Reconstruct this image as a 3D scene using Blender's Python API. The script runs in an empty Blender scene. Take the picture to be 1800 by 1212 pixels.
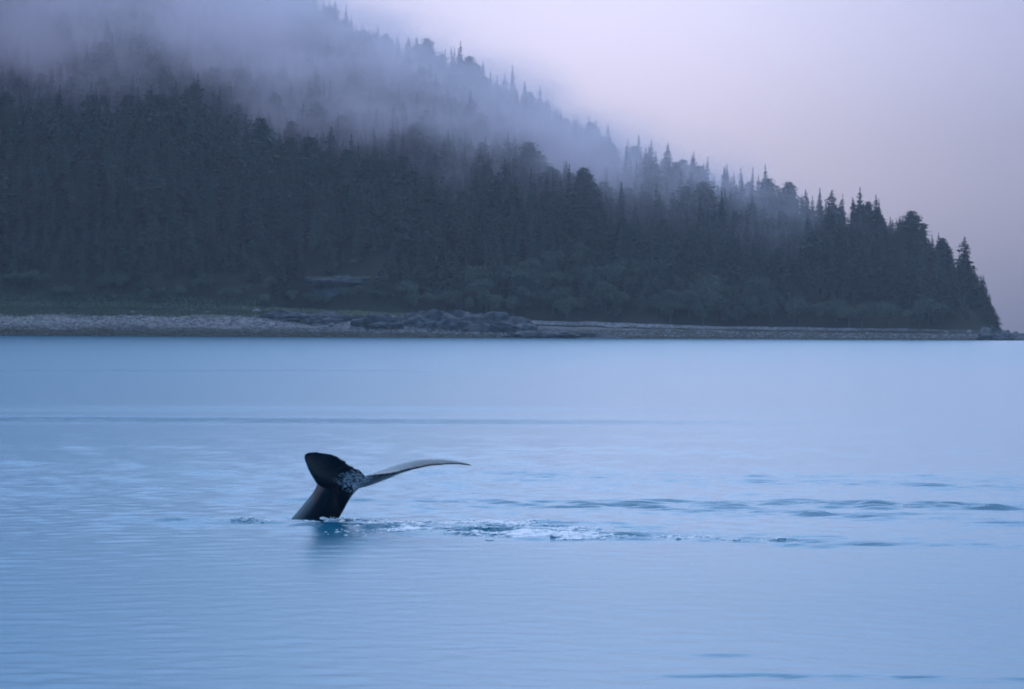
import bpy, bmesh, math, random
import numpy as np
from mathutils import Vector, Matrix

random.seed(11)
RNG = np.random.default_rng(11)
scene = bpy.context.scene
COL = scene.collection

# ------------------------------------------------------------------ camera
CAM_H = 4.24                      # eye height of a person on a small boat (m)
FPX = 6000.0                      # focal length in pixels of the 1800 px wide frame
PITCH = math.radians(0.267)
ROLL = math.radians(0.25)
cam_d = bpy.data.cameras.new('camera')
cam_d.sensor_width = 36.0
cam_d.lens = 120.0
cam_d.clip_start = 0.5
cam_d.clip_end = 60000.0
cam = bpy.data.objects.new('camera', cam_d)
COL.objects.link(cam)
CAMM = Matrix.Rotation(math.pi / 2 - PITCH, 4, 'X') @ Matrix.Rotation(ROLL, 4, 'Z')
CAMM.translation = (0, 0, CAM_H)
cam.matrix_world = CAMM
scene.camera = cam

# ------------------------------------------------------------------ sky
SUN_AZ = math.radians(1.3)        # sun stands behind the fog, a little right of the view axis
SUN_EL = math.radians(5.6)         # brightest part of the fog in front of it
LAMP_EL = math.radians(15)         # the hidden sun itself
world = bpy.data.worlds.new('World')
scene.world = world
world.use_nodes = True
wn, wl = world.node_tree.nodes, world.node_tree.links
wn.clear()

def N(nodes, typ, **kw):
    n = nodes.new(typ)
    for k, v in kw.items():
        if k.startswith('i_'):
            key = k[2:]
            n.inputs[int(key) if key.isdigit() else key].default_value = v
        else:
            setattr(n, k, v)
    return n

w_out = N(wn, 'ShaderNodeOutputWorld')
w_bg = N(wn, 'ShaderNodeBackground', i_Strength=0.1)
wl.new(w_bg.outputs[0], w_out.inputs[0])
sky = N(wn, 'ShaderNodeTexSky', sky_type='NISHITA', sun_disc=False)
sky.sun_elevation = LAMP_EL
sky.sun_rotation = SUN_AZ
sky.dust_density = 3.0
sky.ozone_density = 6.0
w_tc = N(wn, 'ShaderNodeTexCoord')
w_sep = N(wn, 'ShaderNodeSeparateXYZ')
wl.new(w_tc.outputs['Generated'], w_sep.inputs[0])
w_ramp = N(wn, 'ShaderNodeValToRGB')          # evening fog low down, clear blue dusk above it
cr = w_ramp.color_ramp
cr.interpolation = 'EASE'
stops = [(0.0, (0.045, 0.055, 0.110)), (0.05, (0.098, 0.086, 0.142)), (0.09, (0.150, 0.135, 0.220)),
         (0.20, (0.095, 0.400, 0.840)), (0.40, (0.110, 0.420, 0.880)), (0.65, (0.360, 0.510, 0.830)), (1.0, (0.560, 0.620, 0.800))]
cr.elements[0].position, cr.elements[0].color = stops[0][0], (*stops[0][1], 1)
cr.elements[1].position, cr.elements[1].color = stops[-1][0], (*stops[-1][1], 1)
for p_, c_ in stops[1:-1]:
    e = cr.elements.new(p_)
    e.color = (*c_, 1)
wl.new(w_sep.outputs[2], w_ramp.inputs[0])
def glow(width_deg, colour, el=SUN_EL):
    d = N(wn, 'ShaderNodeVectorMath', operation='DOT_PRODUCT')
    wl.new(w_tc.outputs['Generated'], d.inputs[0])
    d.inputs[1].default_value = (math.sin(SUN_AZ) * math.cos(el), math.cos(SUN_AZ) * math.cos(el), math.sin(el))
    a = N(wn, 'ShaderNodeMath', operation='ARCCOSINE')
    wl.new(d.outputs['Value'], a.inputs[0])
    b = N(wn, 'ShaderNodeMath', operation='DIVIDE', i_1=math.radians(width_deg))
    wl.new(a.outputs[0], b.inputs[0])
    c = N(wn, 'ShaderNodeMath', operation='POWER', i_1=2.0)
    wl.new(b.outputs[0], c.inputs[0])
    m = N(wn, 'ShaderNodeMath', operation='MULTIPLY', i_1=-1.0)
    wl.new(c.outputs[0], m.inputs[0])
    e = N(wn, 'ShaderNodeMath', operation='EXPONENT')
    wl.new(m.outputs[0], e.inputs[0])
    v = N(wn, 'ShaderNodeVectorMath', operation='SCALE')
    v.inputs[0].default_value = colour
    wl.new(e.outputs[0], v.inputs['Scale'])
    return v

def vadd(a, b):
    n = N(wn, 'ShaderNodeVectorMath', operation='ADD')
    wl.new(a, n.inputs[0]); wl.new(b, n.inputs[1])
    return n.outputs[0]

g1 = glow(5.6, (0.30, 0.225, 0.215))           # sun behind fog
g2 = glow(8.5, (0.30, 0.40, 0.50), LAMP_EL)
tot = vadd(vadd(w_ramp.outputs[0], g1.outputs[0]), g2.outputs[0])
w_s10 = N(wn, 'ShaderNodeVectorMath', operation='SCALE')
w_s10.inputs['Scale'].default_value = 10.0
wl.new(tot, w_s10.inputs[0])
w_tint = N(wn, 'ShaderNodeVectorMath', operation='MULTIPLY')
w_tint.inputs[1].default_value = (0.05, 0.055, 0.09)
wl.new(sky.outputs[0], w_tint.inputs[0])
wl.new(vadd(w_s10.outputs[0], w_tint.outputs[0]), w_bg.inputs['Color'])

# ------------------------------------------------------------------ sun, exposure
sun_d = bpy.data.lights.new('sun', 'SUN')
sun_d.energy = 0.5
sun_d.angle = math.radians(120)
sun_d.color = (0.97, 0.92, 0.94)
sun = bpy.data.objects.new('sun', sun_d)
COL.objects.link(sun)
sun.rotation_euler = Vector((math.sin(SUN_AZ) * math.cos(LAMP_EL), math.cos(SUN_AZ) * math.cos(LAMP_EL), math.sin(LAMP_EL))).to_track_quat('Z', 'Y').to_euler()
sun.location = (0, 0, 50)

vs = scene.view_settings
vs.view_transform = 'Standard'
vs.look = 'None'
vs.gamma = 1.0
vs.use_curve_mapping = False
vs.exposure = 0.34
scene.cycles.volume_bounces = 3
scene.cycles.max_bounces = 5
scene.cycles.volume_step_rate = 0.6
scene.cycles.volume_max_steps = 128
scene.cycles.filter_width = 1.9
scene.cycles.use_denoising = True
scene.cycles.use_adaptive_sampling = True
scene.cycles.adaptive_threshold = 0.02
scene.cycles.adaptive_min_samples = 40

# ------------------------------------------------------------------ helpers
def unp(px, py, Y):
    """World point at depth Y seen at a pixel of the 1800x1212 photograph."""
    d = CAMM.to_3x3() @ Vector(((px - 900) / FPX, -(py - 606) / FPX, -1.0))
    return Vector((0, 0, CAM_H)) + d * (Y / d.y)

def mesh_np(name, verts, faces_list):
    """verts (n,3); faces_list: list of int arrays (m,k)."""
    me = bpy.data.meshes.new(name)
    verts = np.asarray(verts, dtype=np.float32)
    me.vertices.add(len(verts))
    me.vertices.foreach_set('co', verts.ravel())
    loops = np.concatenate([np.asarray(f, dtype=np.int32).ravel() for f in faces_list])
    tot = np.concatenate([np.full(len(f), np.asarray(f).shape[1], dtype=np.int32) for f in faces_list])
    start = np.concatenate([[0], np.cumsum(tot)[:-1]]).astype(np.int32)
    me.loops.add(len(loops))
    me.loops.foreach_set('vertex_index', loops)
    me.polygons.add(len(tot))
    me.polygons.foreach_set('loop_start', start)
    me.polygons.foreach_set('loop_total', tot)
    me.update(calc_edges=True)
    me.validate()
    return me

def smooth(me):
    me.polygons.foreach_set('use_smooth', np.ones(len(me.polygons), dtype=bool))
    return me

def add(name, data, mat=None, parent=None, **props):
    o = bpy.data.objects.new(name, data)
    COL.objects.link(o)
    if mat and data is not None and not data.materials:
        data.materials.append(mat)
    if parent:
        o.parent = parent
    for k, v in props.items():
        o[k] = v
    return o

def grid_faces(nr, nc):
    i = np.arange(nr - 1)[:, None] * nc + np.arange(nc - 1)[None, :]
    i = i.ravel()
    return np.stack([i, i + 1, i + nc + 1, i + nc], 1)

def _hash(ix, iy, s):
    h = (ix.astype(np.int64) * 374761393 + iy.astype(np.int64) * 668265263 + s * 974634777) & 0x7fffffff
    h = ((h ^ (h >> 13)) * 1274126177) & 0x7fffffff
    return ((h ^ (h >> 16)) & 0xffff) / 65535.0

def vnoise(x, y, s=0):
    ix, iy = np.floor(x), np.floor(y)
    fx, fy = x - ix, y - iy
    fx, fy = fx * fx * (3 - 2 * fx), fy * fy * (3 - 2 * fy)
    a, b = _hash(ix, iy, s), _hash(ix + 1, iy, s)
    c, d = _hash(ix, iy + 1, s), _hash(ix + 1, iy + 1, s)
    return (a * (1 - fx) + b * fx) * (1 - fy) + (c * (1 - fx) + d * fx) * fy

def fbm(x, y, s=0, o=4):
    v, a, t = 0, 1.0, 0
    for k in range(o):
        v = v + a * vnoise(x * 2 ** k + 17.3 * k, y * 2 ** k - 9.1 * k, s + k)
        t += a
        a *= 0.5
    return v / t * 2 - 1

def sstep(a, b, x):
    t = np.clip((x - a) / (b - a), 0, 1)
    return t * t * (3 - 2 * t)

# ------------------------------------------------------------------ materials
def material(name, colour, rough=0.8, spec=0.3, noise=None, bump=None, coat=0):
    """noise: (scale, dark rgb, light rgb); bump: (scale, strength, distance)"""
    m = bpy.data.materials.new(name)
    m.use_nodes = True
    nt = m.node_tree
    b = nt.nodes['Principled BSDF']
    b.inputs['Base Color'].default_value = (*colour, 1)
    b.inputs['Roughness'].default_value = rough
    b.inputs['Specular IOR Level'].default_value = spec
    tc = nt.nodes.new('ShaderNodeTexCoord')
    if noise:
        t = N(nt.nodes, 'ShaderNodeTexNoise', i_Scale=noise[0], i_Detail=5.0)
        nt.links.new(tc.outputs['Object'], t.inputs['Vector'])
        r = nt.nodes.new('ShaderNodeValToRGB')
        r.color_ramp.elements[0].position, r.color_ramp.elements[0].color = 0.35, (*noise[1], 1)
        r.color_ramp.elements[1].position, r.color_ramp.elements[1].color = 0.66, (*noise[2], 1)
        nt.links.new(t.outputs[0], r.inputs[0])
        nt.links.new(r.outputs[0], b.inputs['Base Color'])
    if bump:
        t = N(nt.nodes, 'ShaderNodeTexNoise', i_Scale=bump[0], i_Detail=6.0)
        nt.links.new(tc.outputs['Object'], t.inputs['Vector'])
        bp = N(nt.nodes, 'ShaderNodeBump', i_Strength=bump[1], i_Distance=bump[2])
        nt.links.new(t.outputs[0], bp.inputs['Height'])
        nt.links.new(bp.outputs[0], b.inputs['Normal'])
    return m

def foliage(name, dark, light):
    m = bpy.data.materials.new(name)
    m.use_nodes = True
    nt = m.node_tree
    b = nt.nodes['Principled BSDF']
    b.inputs['Roughness'].default_value = 0.75
    b.inputs['Specular IOR Level'].default_value = 0.2
    oi = nt.nodes.new('ShaderNodeObjectInfo')
    tc = nt.nodes.new('ShaderNodeTexCoord')
    t = N(nt.nodes, 'ShaderNodeTexNoise', i_Scale=9.0, i_Detail=4.0)
    nt.links.new(tc.outputs['Object'], t.inputs['Vector'])
    ad = N(nt.nodes, 'ShaderNodeMath', operation='ADD')
    hr_ = N(nt.nodes, 'ShaderNodeMath', operation='MULTIPLY', i_1=0.5)
    nt.links.new(oi.outputs['Random'], hr_.inputs[0])
    nt.links.new(hr_.outputs[0], ad.inputs[0])
    nt.links.new(t.outputs[0], ad.inputs[1])
    hf = N(nt.nodes, 'ShaderNodeMath', operation='MULTIPLY', i_1=0.667)
    nt.links.new(ad.outputs[0], hf.inputs[0])
    r = nt.nodes.new('ShaderNodeValToRGB')
    r.color_ramp.elements[0].position, r.color_ramp.elements[0].color = 0.2, (*dark, 1)
    r.color_ramp.elements[1].position, r.color_ramp.elements[1].color = 0.8, (*light, 1)
    nt.links.new(hf.outputs[0], r.inputs[0])
    nt.links.new(r.outputs[0], b.inputs['Base Color'])
    return m

M_NEEDLE = foliage('spruce_needles', (0.014, 0.022, 0.019), (0.074, 0.096, 0.074))
M_ALDER = foliage('alder_leaves', (0.05, 0.074, 0.052), (0.105, 0.140, 0.10))
M_BARK = material('bark', (0.08, 0.065, 0.055), 0.9, 0.2, (1.2, (0.05, 0.042, 0.038), (0.12, 0.10, 0.09)), (3, 0.6, 0.1))
M_FLOOR = material('forest_floor', (0.03, 0.04, 0.03), 0.9, 0.1, (0.05, (0.010, 0.013, 0.010), (0.025, 0.032, 0.022)), (0.3, 0.8, 1.0))
M_ROCK = material('wet_rock', (0.07, 0.075, 0.08), 0.7, 0.3, (0.25, (0.035, 0.04, 0.045), (0.12, 0.13, 0.14)), (0.7, 0.9, 0.6))
M_MOSS = material('pale_moss', (0.16, 0.19, 0.14), 0.9, 0.1, (0.4, (0.12, 0.15, 0.10), (0.24, 0.26, 0.20)))
M_STONE = material('grey_beach_stone', (0.2, 0.2, 0.2), 0.8, 0.3, (0.6, (0.09, 0.09, 0.095), (0.27, 0.27, 0.275)), (2.0, 0.5, 0.2))
M_GRASS = foliage('beach_grass', (0.06, 0.075, 0.04), (0.105, 0.12, 0.07))
M_FOAM = material('foam', (0.94, 0.95, 0.96), 0.55, 0.3, None, (30, 0.4, 0.02))

# ------------------------------------------------------------------ water surface (real waves)
wave_dirs = []
wr = np.random.default_rng(5)
for k in range(64):
    lam = 0.36 * (1.7 / 0.36) ** (wr.random() ** 1.3)
    th = math.radians(90 + wr.normal(0, 46))       # crests lie mostly across the view
    wave_dirs.append((2 * math.pi / lam * math.cos(th), 2 * math.pi / lam * math.sin(th), lam, wr.random() * 6.283))

lane_waves = []
for k in range(40):
    lam = 0.45 * (1.15 / 0.45) ** wr.random()
    th = math.radians(92 + wr.normal(0, 22))
    lane_waves.append((2 * math.pi / lam * math.cos(th), 2 * math.pi / lam * math.sin(th), lam, wr.random() * 6.283))

# disturbed lanes on the calm sea: polyline (X, Y), half width, added wave strength
def gp(px, py):
    p = unp(px, py, 100.0)
    d = p - Vector((0, 0, CAM_H))
    t = -CAM_H / d.z
    return (d.x * t, d.y * t)

LANES = [
    ([gp(400, 916), gp(540, 920), gp(760, 928), gp(1000, 940), gp(1240, 947), gp(1480, 957)], 1.0, 1.7),
    ([gp(640, 882), gp(900, 884), gp(1150, 893), gp(1450, 905), gp(1800, 920)], 1.2, 1.2),
    ([gp(1430, 884), gp(1560, 887), gp(1800, 893), gp(2100, 905)], 1.0, 2.6),
    ([gp(840, 832), gp(1200, 838), gp(1500, 846), gp(1900, 862)], 2.4, 0.8),
    ([gp(-200, 738), gp(250, 738), gp(430, 740)], 4.0, 3.2),
    ([gp(-300, 653), gp(200, 652), gp(560, 652)], 3.0, 4.0),
    ([gp(200, 722), gp(560, 718), gp(760, 722)], 4.0, 0.4),
    ([gp(850, 1137), gp(1050, 1144), gp(1320, 1154)], 0.3, 0.3),
    ([gp(0, 812), gp(300, 822), gp(540, 868)], 6.0, 0.3),
    ([gp(1350, 1190), gp(1800, 1196)], 0.35, 0.7),
]

def lane_strength(X, Y):
    tot = np.zeros_like(X)
    for pts, hw, s in LANES:
        best = np.full(X.shape, 1e9)
        for (x0, y0), (x1, y1) in zip(pts[:-1], pts[1:]):
            dx, dy = x1 - x0, y1 - y0
            t = np.clip(((X - x0) * dx + (Y - y0) * dy) / (dx * dx + dy * dy), 0, 1)
            ex = np.abs(X - x0 - t * dx) * 0.25
            d = np.hypot(ex, Y - y0 - t * dy)
            best = np.minimum(best, d)
        tot = tot + s * np.exp(-(best / hw) ** 2)
    return tot

def wave_amp(X, Y):
    base = 0.10 + 0.24 * sstep(56, 80, Y) + 0.34 * np.clip(fbm(X / 14, Y / 5, 31, 3), 0, 1) * (0.3 + 0.7 * sstep(52, 72, Y))
    return base

def lane_amp(X, Y):
    return lane_strength(X, Y) * (0.6 + 1.0 * vnoise(X / 5.0, Y / .8, 77) * vnoise(X / .9, Y / .35, 78) + .6 * vnoise(X / 2, Y / .3, 79))

WX, WY = -4.33, 75.0       # where the tail stock leaves the water

def wave_h(X, Y):
    A = wave_amp(X, Y)
    R = np.hypot(X, Y)
    h = np.zeros_like(X)
    for kx, ky, lam, ph in wave_dirs:
        fade = sstep(0.0022 * 2.4, 0.0022 * 5.0, lam / np.maximum(R, 1))       # drop what the mesh cannot carry
        h = h + 0.0050 * lam ** 0.9 * np.sin(kx * X + ky * Y + ph) * fade
    g = np.zeros_like(X)
    for kx, ky, lam, ph in lane_waves:
        g = g + 0.0048 * lam * np.sin(kx * X + ky * Y + ph) * sstep(0.0022 * 2.4, 0.0022 * 5.0, lam / np.maximum(R, 1))
    h = (h * A + g * lane_amp(X, Y)) * (1 - sstep(500, 900, R))
    h = h + 0.004 * np.sin(0.42 * Y + 0.05 * X + 2 * fbm(X / 60, Y / 60, 9, 2)) * (1 - sstep(300, 600, R))
    # water heaped up where the tail slid through, and rings round the stock
    r = np.hypot((X - WX) * 0.8, Y - WY)
    h = h + 0.03 * np.cos(r * 5.2) * np.exp(-((r - 0.9) / 1.1) ** 2)
    for px, py, a, sx, sy in ((690, 926, .13, .8, .45), (745, 935, .10, .5, .35), (850, 925, .09, 1.2, .4), (925, 941, .08, .9, .35),
                              (1010, 921, .12, 1.3, .35), (1010, 946, .08, .8, .3), (470, 917, .07, 1.1, .3)):
        gx, gy = gp(px, py)
        h = h + .55 * a * np.exp(-((X - gx) / sx) ** 2 - ((Y - gy) / sy) ** 2) * (0.6 + 0.8 * vnoise(X * 3, Y * 5, 3))
    return h

r1 = np.geomspace(2.0, 32.0, 40)
r2 = np.geomspace(32.0, 260.0, 1050)[1:]
r3 = np.geomspace(260.0, 1300.0, 420)[1:]
r4 = np.geomspace(1300.0, 4200.0, 40)[1:]
rr = np.concatenate([r1, r2, r3, r4])
aa = np.concatenate([np.radians(np.linspace(-180, -14, 60))[:-1], np.radians(np.linspace(-14, 14, 400)), np.radians(np.linspace(14, 180, 60))[1:]])
RR, AA = np.meshgrid(rr, aa, indexing='ij')
GX, GY = RR * np.sin(AA), RR * np.cos(AA)
inside = (np.abs(AA) < math.radians(14)) & (RR < 950)
GZ = np.zeros_like(GX)
GZ[inside] = wave_h(GX[inside], GY[inside]) * sstep(math.radians(14), math.radians(12.5), np.abs(AA[inside])) * sstep(20, 30, RR[inside])
wme = mesh_np('water', np.stack([GX.ravel(), GY.ravel(), GZ.ravel()], 1), [grid_faces(len(rr), len(aa))[:, ::-1]])
smooth(wme)
rip = np.full(GX.shape, 0.3)
rip[inside] = wave_amp(GX[inside], GY[inside]) + lane_amp(GX[inside], GY[inside]) * (0.8 + 3.0 * sstep(100, 150, RR[inside]))
rgh = 0.28 - 0.05 * sstep(50, 85, RR) + 0.03 * sstep(200, 600, RR)
at = wme.attributes.new('ripple', 'FLOAT', 'POINT')
at.data.foreach_set('value', rip.ravel().astype(np.float32))
at = wme.attributes.new('unresolved', 'FLOAT', 'POINT')          # roughness standing for ripples too small to model
at.data.foreach_set('value', rgh.ravel().astype(np.float32))

def water_material():
    m = bpy.data.materials.new('sea_water')
    m.use_nodes = True
    nt = m.node_tree
    b = nt.nodes['Principled BSDF']
    b.inputs['Base Color'].default_value = (0.010, 0.145, 0.235, 1)
    b.inputs['Roughness'].default_value = 0.16
    b.inputs['IOR'].default_value = 1.333
    tc = nt.nodes.new('ShaderNodeTexCoord')
    hsum = None
    for sx, sy, amp in ((2.2, 3.4, 1.0), (5.5, 9.0, 0.45)):
        mp = N(nt.nodes, 'ShaderNodeMapping')
        mp.inputs['Scale'].default_value = (sx, sy, 1)
        nt.links.new(tc.outputs['Object'], mp.inputs['Vector'])
        t = N(nt.nodes, 'ShaderNodeTexNoise', i_Scale=1.0, i_Detail=2.0)
        nt.links.new(mp.outputs[0], t.inputs['Vector'])
        s = N(nt.nodes, 'ShaderNodeMath', operation='MULTIPLY', i_1=amp)
        nt.links.new(t.outputs[0], s.inputs[0])
        if hsum is None:
            hsum = s.outputs[0]
        else:
            a = N(nt.nodes, 'ShaderNodeMath', operation='ADD')
            nt.links.new(hsum, a.inputs[0]); nt.links.new(s.outputs[0], a.inputs[1])
            hsum = a.outputs[0]
    at = N(nt.nodes, 'ShaderNodeAttribute', attribute_name='ripple')
    mu = N(nt.nodes, 'ShaderNodeMath', operation='MULTIPLY')
    nt.links.new(hsum, mu.inputs[0]); nt.links.new(at.outputs['Fac'], mu.inputs[1])
    ar = N(nt.nodes, 'ShaderNodeAttribute', attribute_name='unresolved')
    nt.links.new(ar.outputs['Fac'], b.inputs['Roughness'])
    bp = N(nt.nodes, 'ShaderNodeBump', i_Strength=1.0, i_Distance=0.022)
    nt.links.new(mu.outputs[0], bp.inputs['Height'])
    nt.links.new(bp.outputs[0], b.inputs['Normal'])
    return m

add('water', wme, water_material(), kind='structure', label='calm blue evening sea with faint rippled lanes')

# ------------------------------------------------------------------ hillside and beach
RIDGE = [(-1500, -700, 2500), (-700, -420, 2380), (-300, -260, 2300), (300, -120, 2150), (550, 0, 2100), (650, 40, 2060), (800, 98, 2000), (920, 152, 1950), (1000, 203, 1920),
         (1100, 252, 1860), (1220, 285, 1800), (1340, 322, 1750), (1450, 347, 1700), (1540, 362, 1660), (1600, 395, 1630), (1700, 432, 1590)]
RX = np.array([(p - 900) / FPX * y for p, _, y in RIDGE])
RZ = np.array([(578 - t) / FPX * y + CAM_H for _, t, y in RIDGE])
RYY = np.array([y for _, _, y in RIDGE])
FRONT = [(-1500, 100), (-300, 165), (0, 195), (100, 190), (250, 188), (330, 205), (400, 250), (500, 268), (600, 262), (660, 245), (740, 280), (800, 318), (900, 315),
         (990, 305), (1100, 325), (1200, 350), (1300, 362), (1400, 378), (1500, 388), (1600, 398), (1700, 438)]
FX = np.array([(p - 900) / FPX * 1640 for p, _ in FRONT])
FZ = np.array([(578 - t) / FPX * 1640 + CAM_H for _, t in FRONT])
BX = np.array([-900, -260, -130, -60, 0, 60, 150, 230.])
BZ = np.array([12.5, 12.5, 12.0, 9.0, 6.0, 4.6, 3.4, 3.0])

def shore(X):
    return 1500 + 7 * np.sin(X / 47.0) + 4 * np.sin(X / 19.0 + 1) + 9 * fbm(X / 30, X * 0 + 3.3, 4, 3)

def ground(X, Y):
    X, Y = np.asarray(X, float), np.asarray(Y, float)
    t = Y - shore(X)
    hb = np.interp(X, BX, BZ)
    hs = np.maximum(np.interp(X, FX, FZ) - 21.0 + 8.0 * sstep(90, 200, X), hb + 4)
    hr = np.maximum(np.interp(X, RX, RZ) - 20.0, hs * 0.6)
    tr = np.interp(X, RX, RYY) - 1500
    tr = np.maximum(tr, 175)
    z = np.where(t < 0, t * 0.12, 0)
    z = np.where((t >= 0) & (t < 62), hb * (0.75 * t / 62 + 0.25 * sstep(10, 50, t)), z)
    s = sstep(56, 150, t)
    z = np.where(t >= 62, hb + (hs - hb) * np.clip((t - 62) / 88, 0, 1) ** 0.85, z)
    u = np.clip((t - 165) / np.maximum(tr - 165, 10), 0, 1)
    z = np.where(t > 165, hs + (hr - hs) * u ** 1.05, z)
    z = np.where(t > tr, hr * (1 - 0.35 * sstep(0, 600, t - tr)), z)
    rough = (fbm(X / 55, Y / 55, 21, 4) * 5.0 + 9.0 * fbm((X + .35 * t) / 38, Y * 0 + .5, 27, 2) - 13.0 * np.exp(-((X + 36 - .28 * (110 - t)) / 12) ** 2) * sstep(330, 160, t)) * sstep(60, 130, t) + fbm(X / 9, Y / 9, 40, 3) * 0.5 * sstep(2, 20, t)
    z = z + rough
    end = sstep(234, 209, X + 5 * fbm(X * 0, Y / 14, 8, 3)) ** 0.8
    z = np.where(t > -1, -3 + (z + 3) * end, z)
    return z

xs = np.concatenate([np.arange(-900, -280, 10.0), np.arange(-280, 262, 3.0)])
tb = np.arange(-28, 65, 1.3)
TX, TT = np.meshgrid(xs, tb)
TY = shore(TX) + TT
bme = smooth(mesh_np('beach', np.stack([TX.ravel(), TY.ravel(), ground(TX, TY).ravel()], 1), [grid_faces(len(tb), len(xs))]))

def beach_material():
    m = bpy.data.materials.new('beach_gravel')
    m.use_nodes = True
    nt = m.node_tree
    b = nt.nodes['Principled BSDF']
    b.inputs['Roughness'].default_value = 0.85
    b.inputs['Specular IOR Level'].default_value = 0.2
    tc = nt.nodes.new('ShaderNodeTexCoord')
    sp = nt.nodes.new('ShaderNodeSeparateXYZ')
    nt.links.new(tc.outputs['Object'], sp.inputs[0])
    n1 = N(nt.nodes, 'ShaderNodeTexNoise', i_Scale=0.035, i_Detail=5.0)
    nt.links.new(tc.outputs['Object'], n1.inputs['Vector'])
    mr = N(nt.nodes, 'ShaderNodeMath', operation='MULTIPLY_ADD', i_1=5.0, i_2=-2.5)
    nt.links.new(n1.outputs[0], mr.inputs[0])
    ad = N(nt.nodes, 'ShaderNodeMath', operation='ADD')
    nt.links.new(sp.outputs[2], ad.inputs[0]); nt.links.new(mr.outputs[0], ad.inputs[1])
    dv = N(nt.nodes, 'ShaderNodeMath', operation='DIVIDE', i_1=14.0)
    nt.links.new(ad.outputs[0], dv.inputs[0])
    r = nt.nodes.new('ShaderNodeValToRGB')     # weed below the tide line, pebbles, then earth under the grass
    e = r.color_ramp.elements
    e[0].position, e[0].color = 0.0, (0.035, 0.038, 0.03, 1)
    e[1].position, e[1].color = 1.0, (0.07, 0.09, 0.05, 1)
    for p_, c_ in ((0.25, (0.045, 0.047, 0.04)), (0.31, (0.14, 0.14, 0.14)), (0.38, (0.21, 0.21, 0.215)), (0.60, (0.22, 0.22, 0.22)), (0.68, (0.09, 0.11, 0.06))):
        q = e.new(p_)
        q.color = (*c_, 1)
    nt.links.new(dv.outputs[0], r.inputs[0])
    n2 = N(nt.nodes, 'ShaderNodeTexNoise', i_Scale=0.55, i_Detail=6.0)
    nt.links.new(tc.outputs['Object'], n2.inputs['Vector'])
    mr2 = N(nt.nodes, 'ShaderNodeMapRange')
    mr2.inputs[1].default_value, mr2.inputs[2].default_value = 0.3, 0.7
    mr2.inputs[3].default_value, mr2.inputs[4].default_value = 0.5, 1.45
    nt.links.new(n2.outputs[0], mr2.inputs[0])
    mx = N(nt.nodes, 'ShaderNodeVectorMath', operation='SCALE')
    nt.links.new(r.outputs[0], mx.inputs[0]); nt.links.new(mr2.outputs[0], mx.inputs['Scale'])
    nt.links.new(mx.outputs[0], b.inputs['Base Color'])
    bp = N(nt.nodes, 'ShaderNodeBump', i_Strength=1.0, i_Distance=0.5)
    nt.links.new(n2.outputs[0], bp.inputs['Height'])
    nt.links.new(bp.outputs[0], b.inputs['Normal'])
    return m

add('beach', bme, beach_material(), kind='structure', label='grey gravel beach with a dark weedy tide line')

th_ = np.concatenate([np.arange(59, 200, 4.0), np.arange(200, 1300, 9.0)])
xh = np.concatenate([np.arange(-900, -300, 14.0), np.arange(-300, 262, 5.0)])
HX, HT = np.meshgrid(xh, th_)
HY = shore(HX) + HT
HZ = ground(HX, HY) - 0.35 * (HT < 66)
hme = smooth(mesh_np('hillside', np.stack([HX.ravel(), HY.ravel(), HZ.ravel()], 1), [grid_faces(len(th_), len(xh))]))
add('hillside', hme, M_FLOOR, kind='structure', label='steep wooded hillside rising from the beach into mist')

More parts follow.
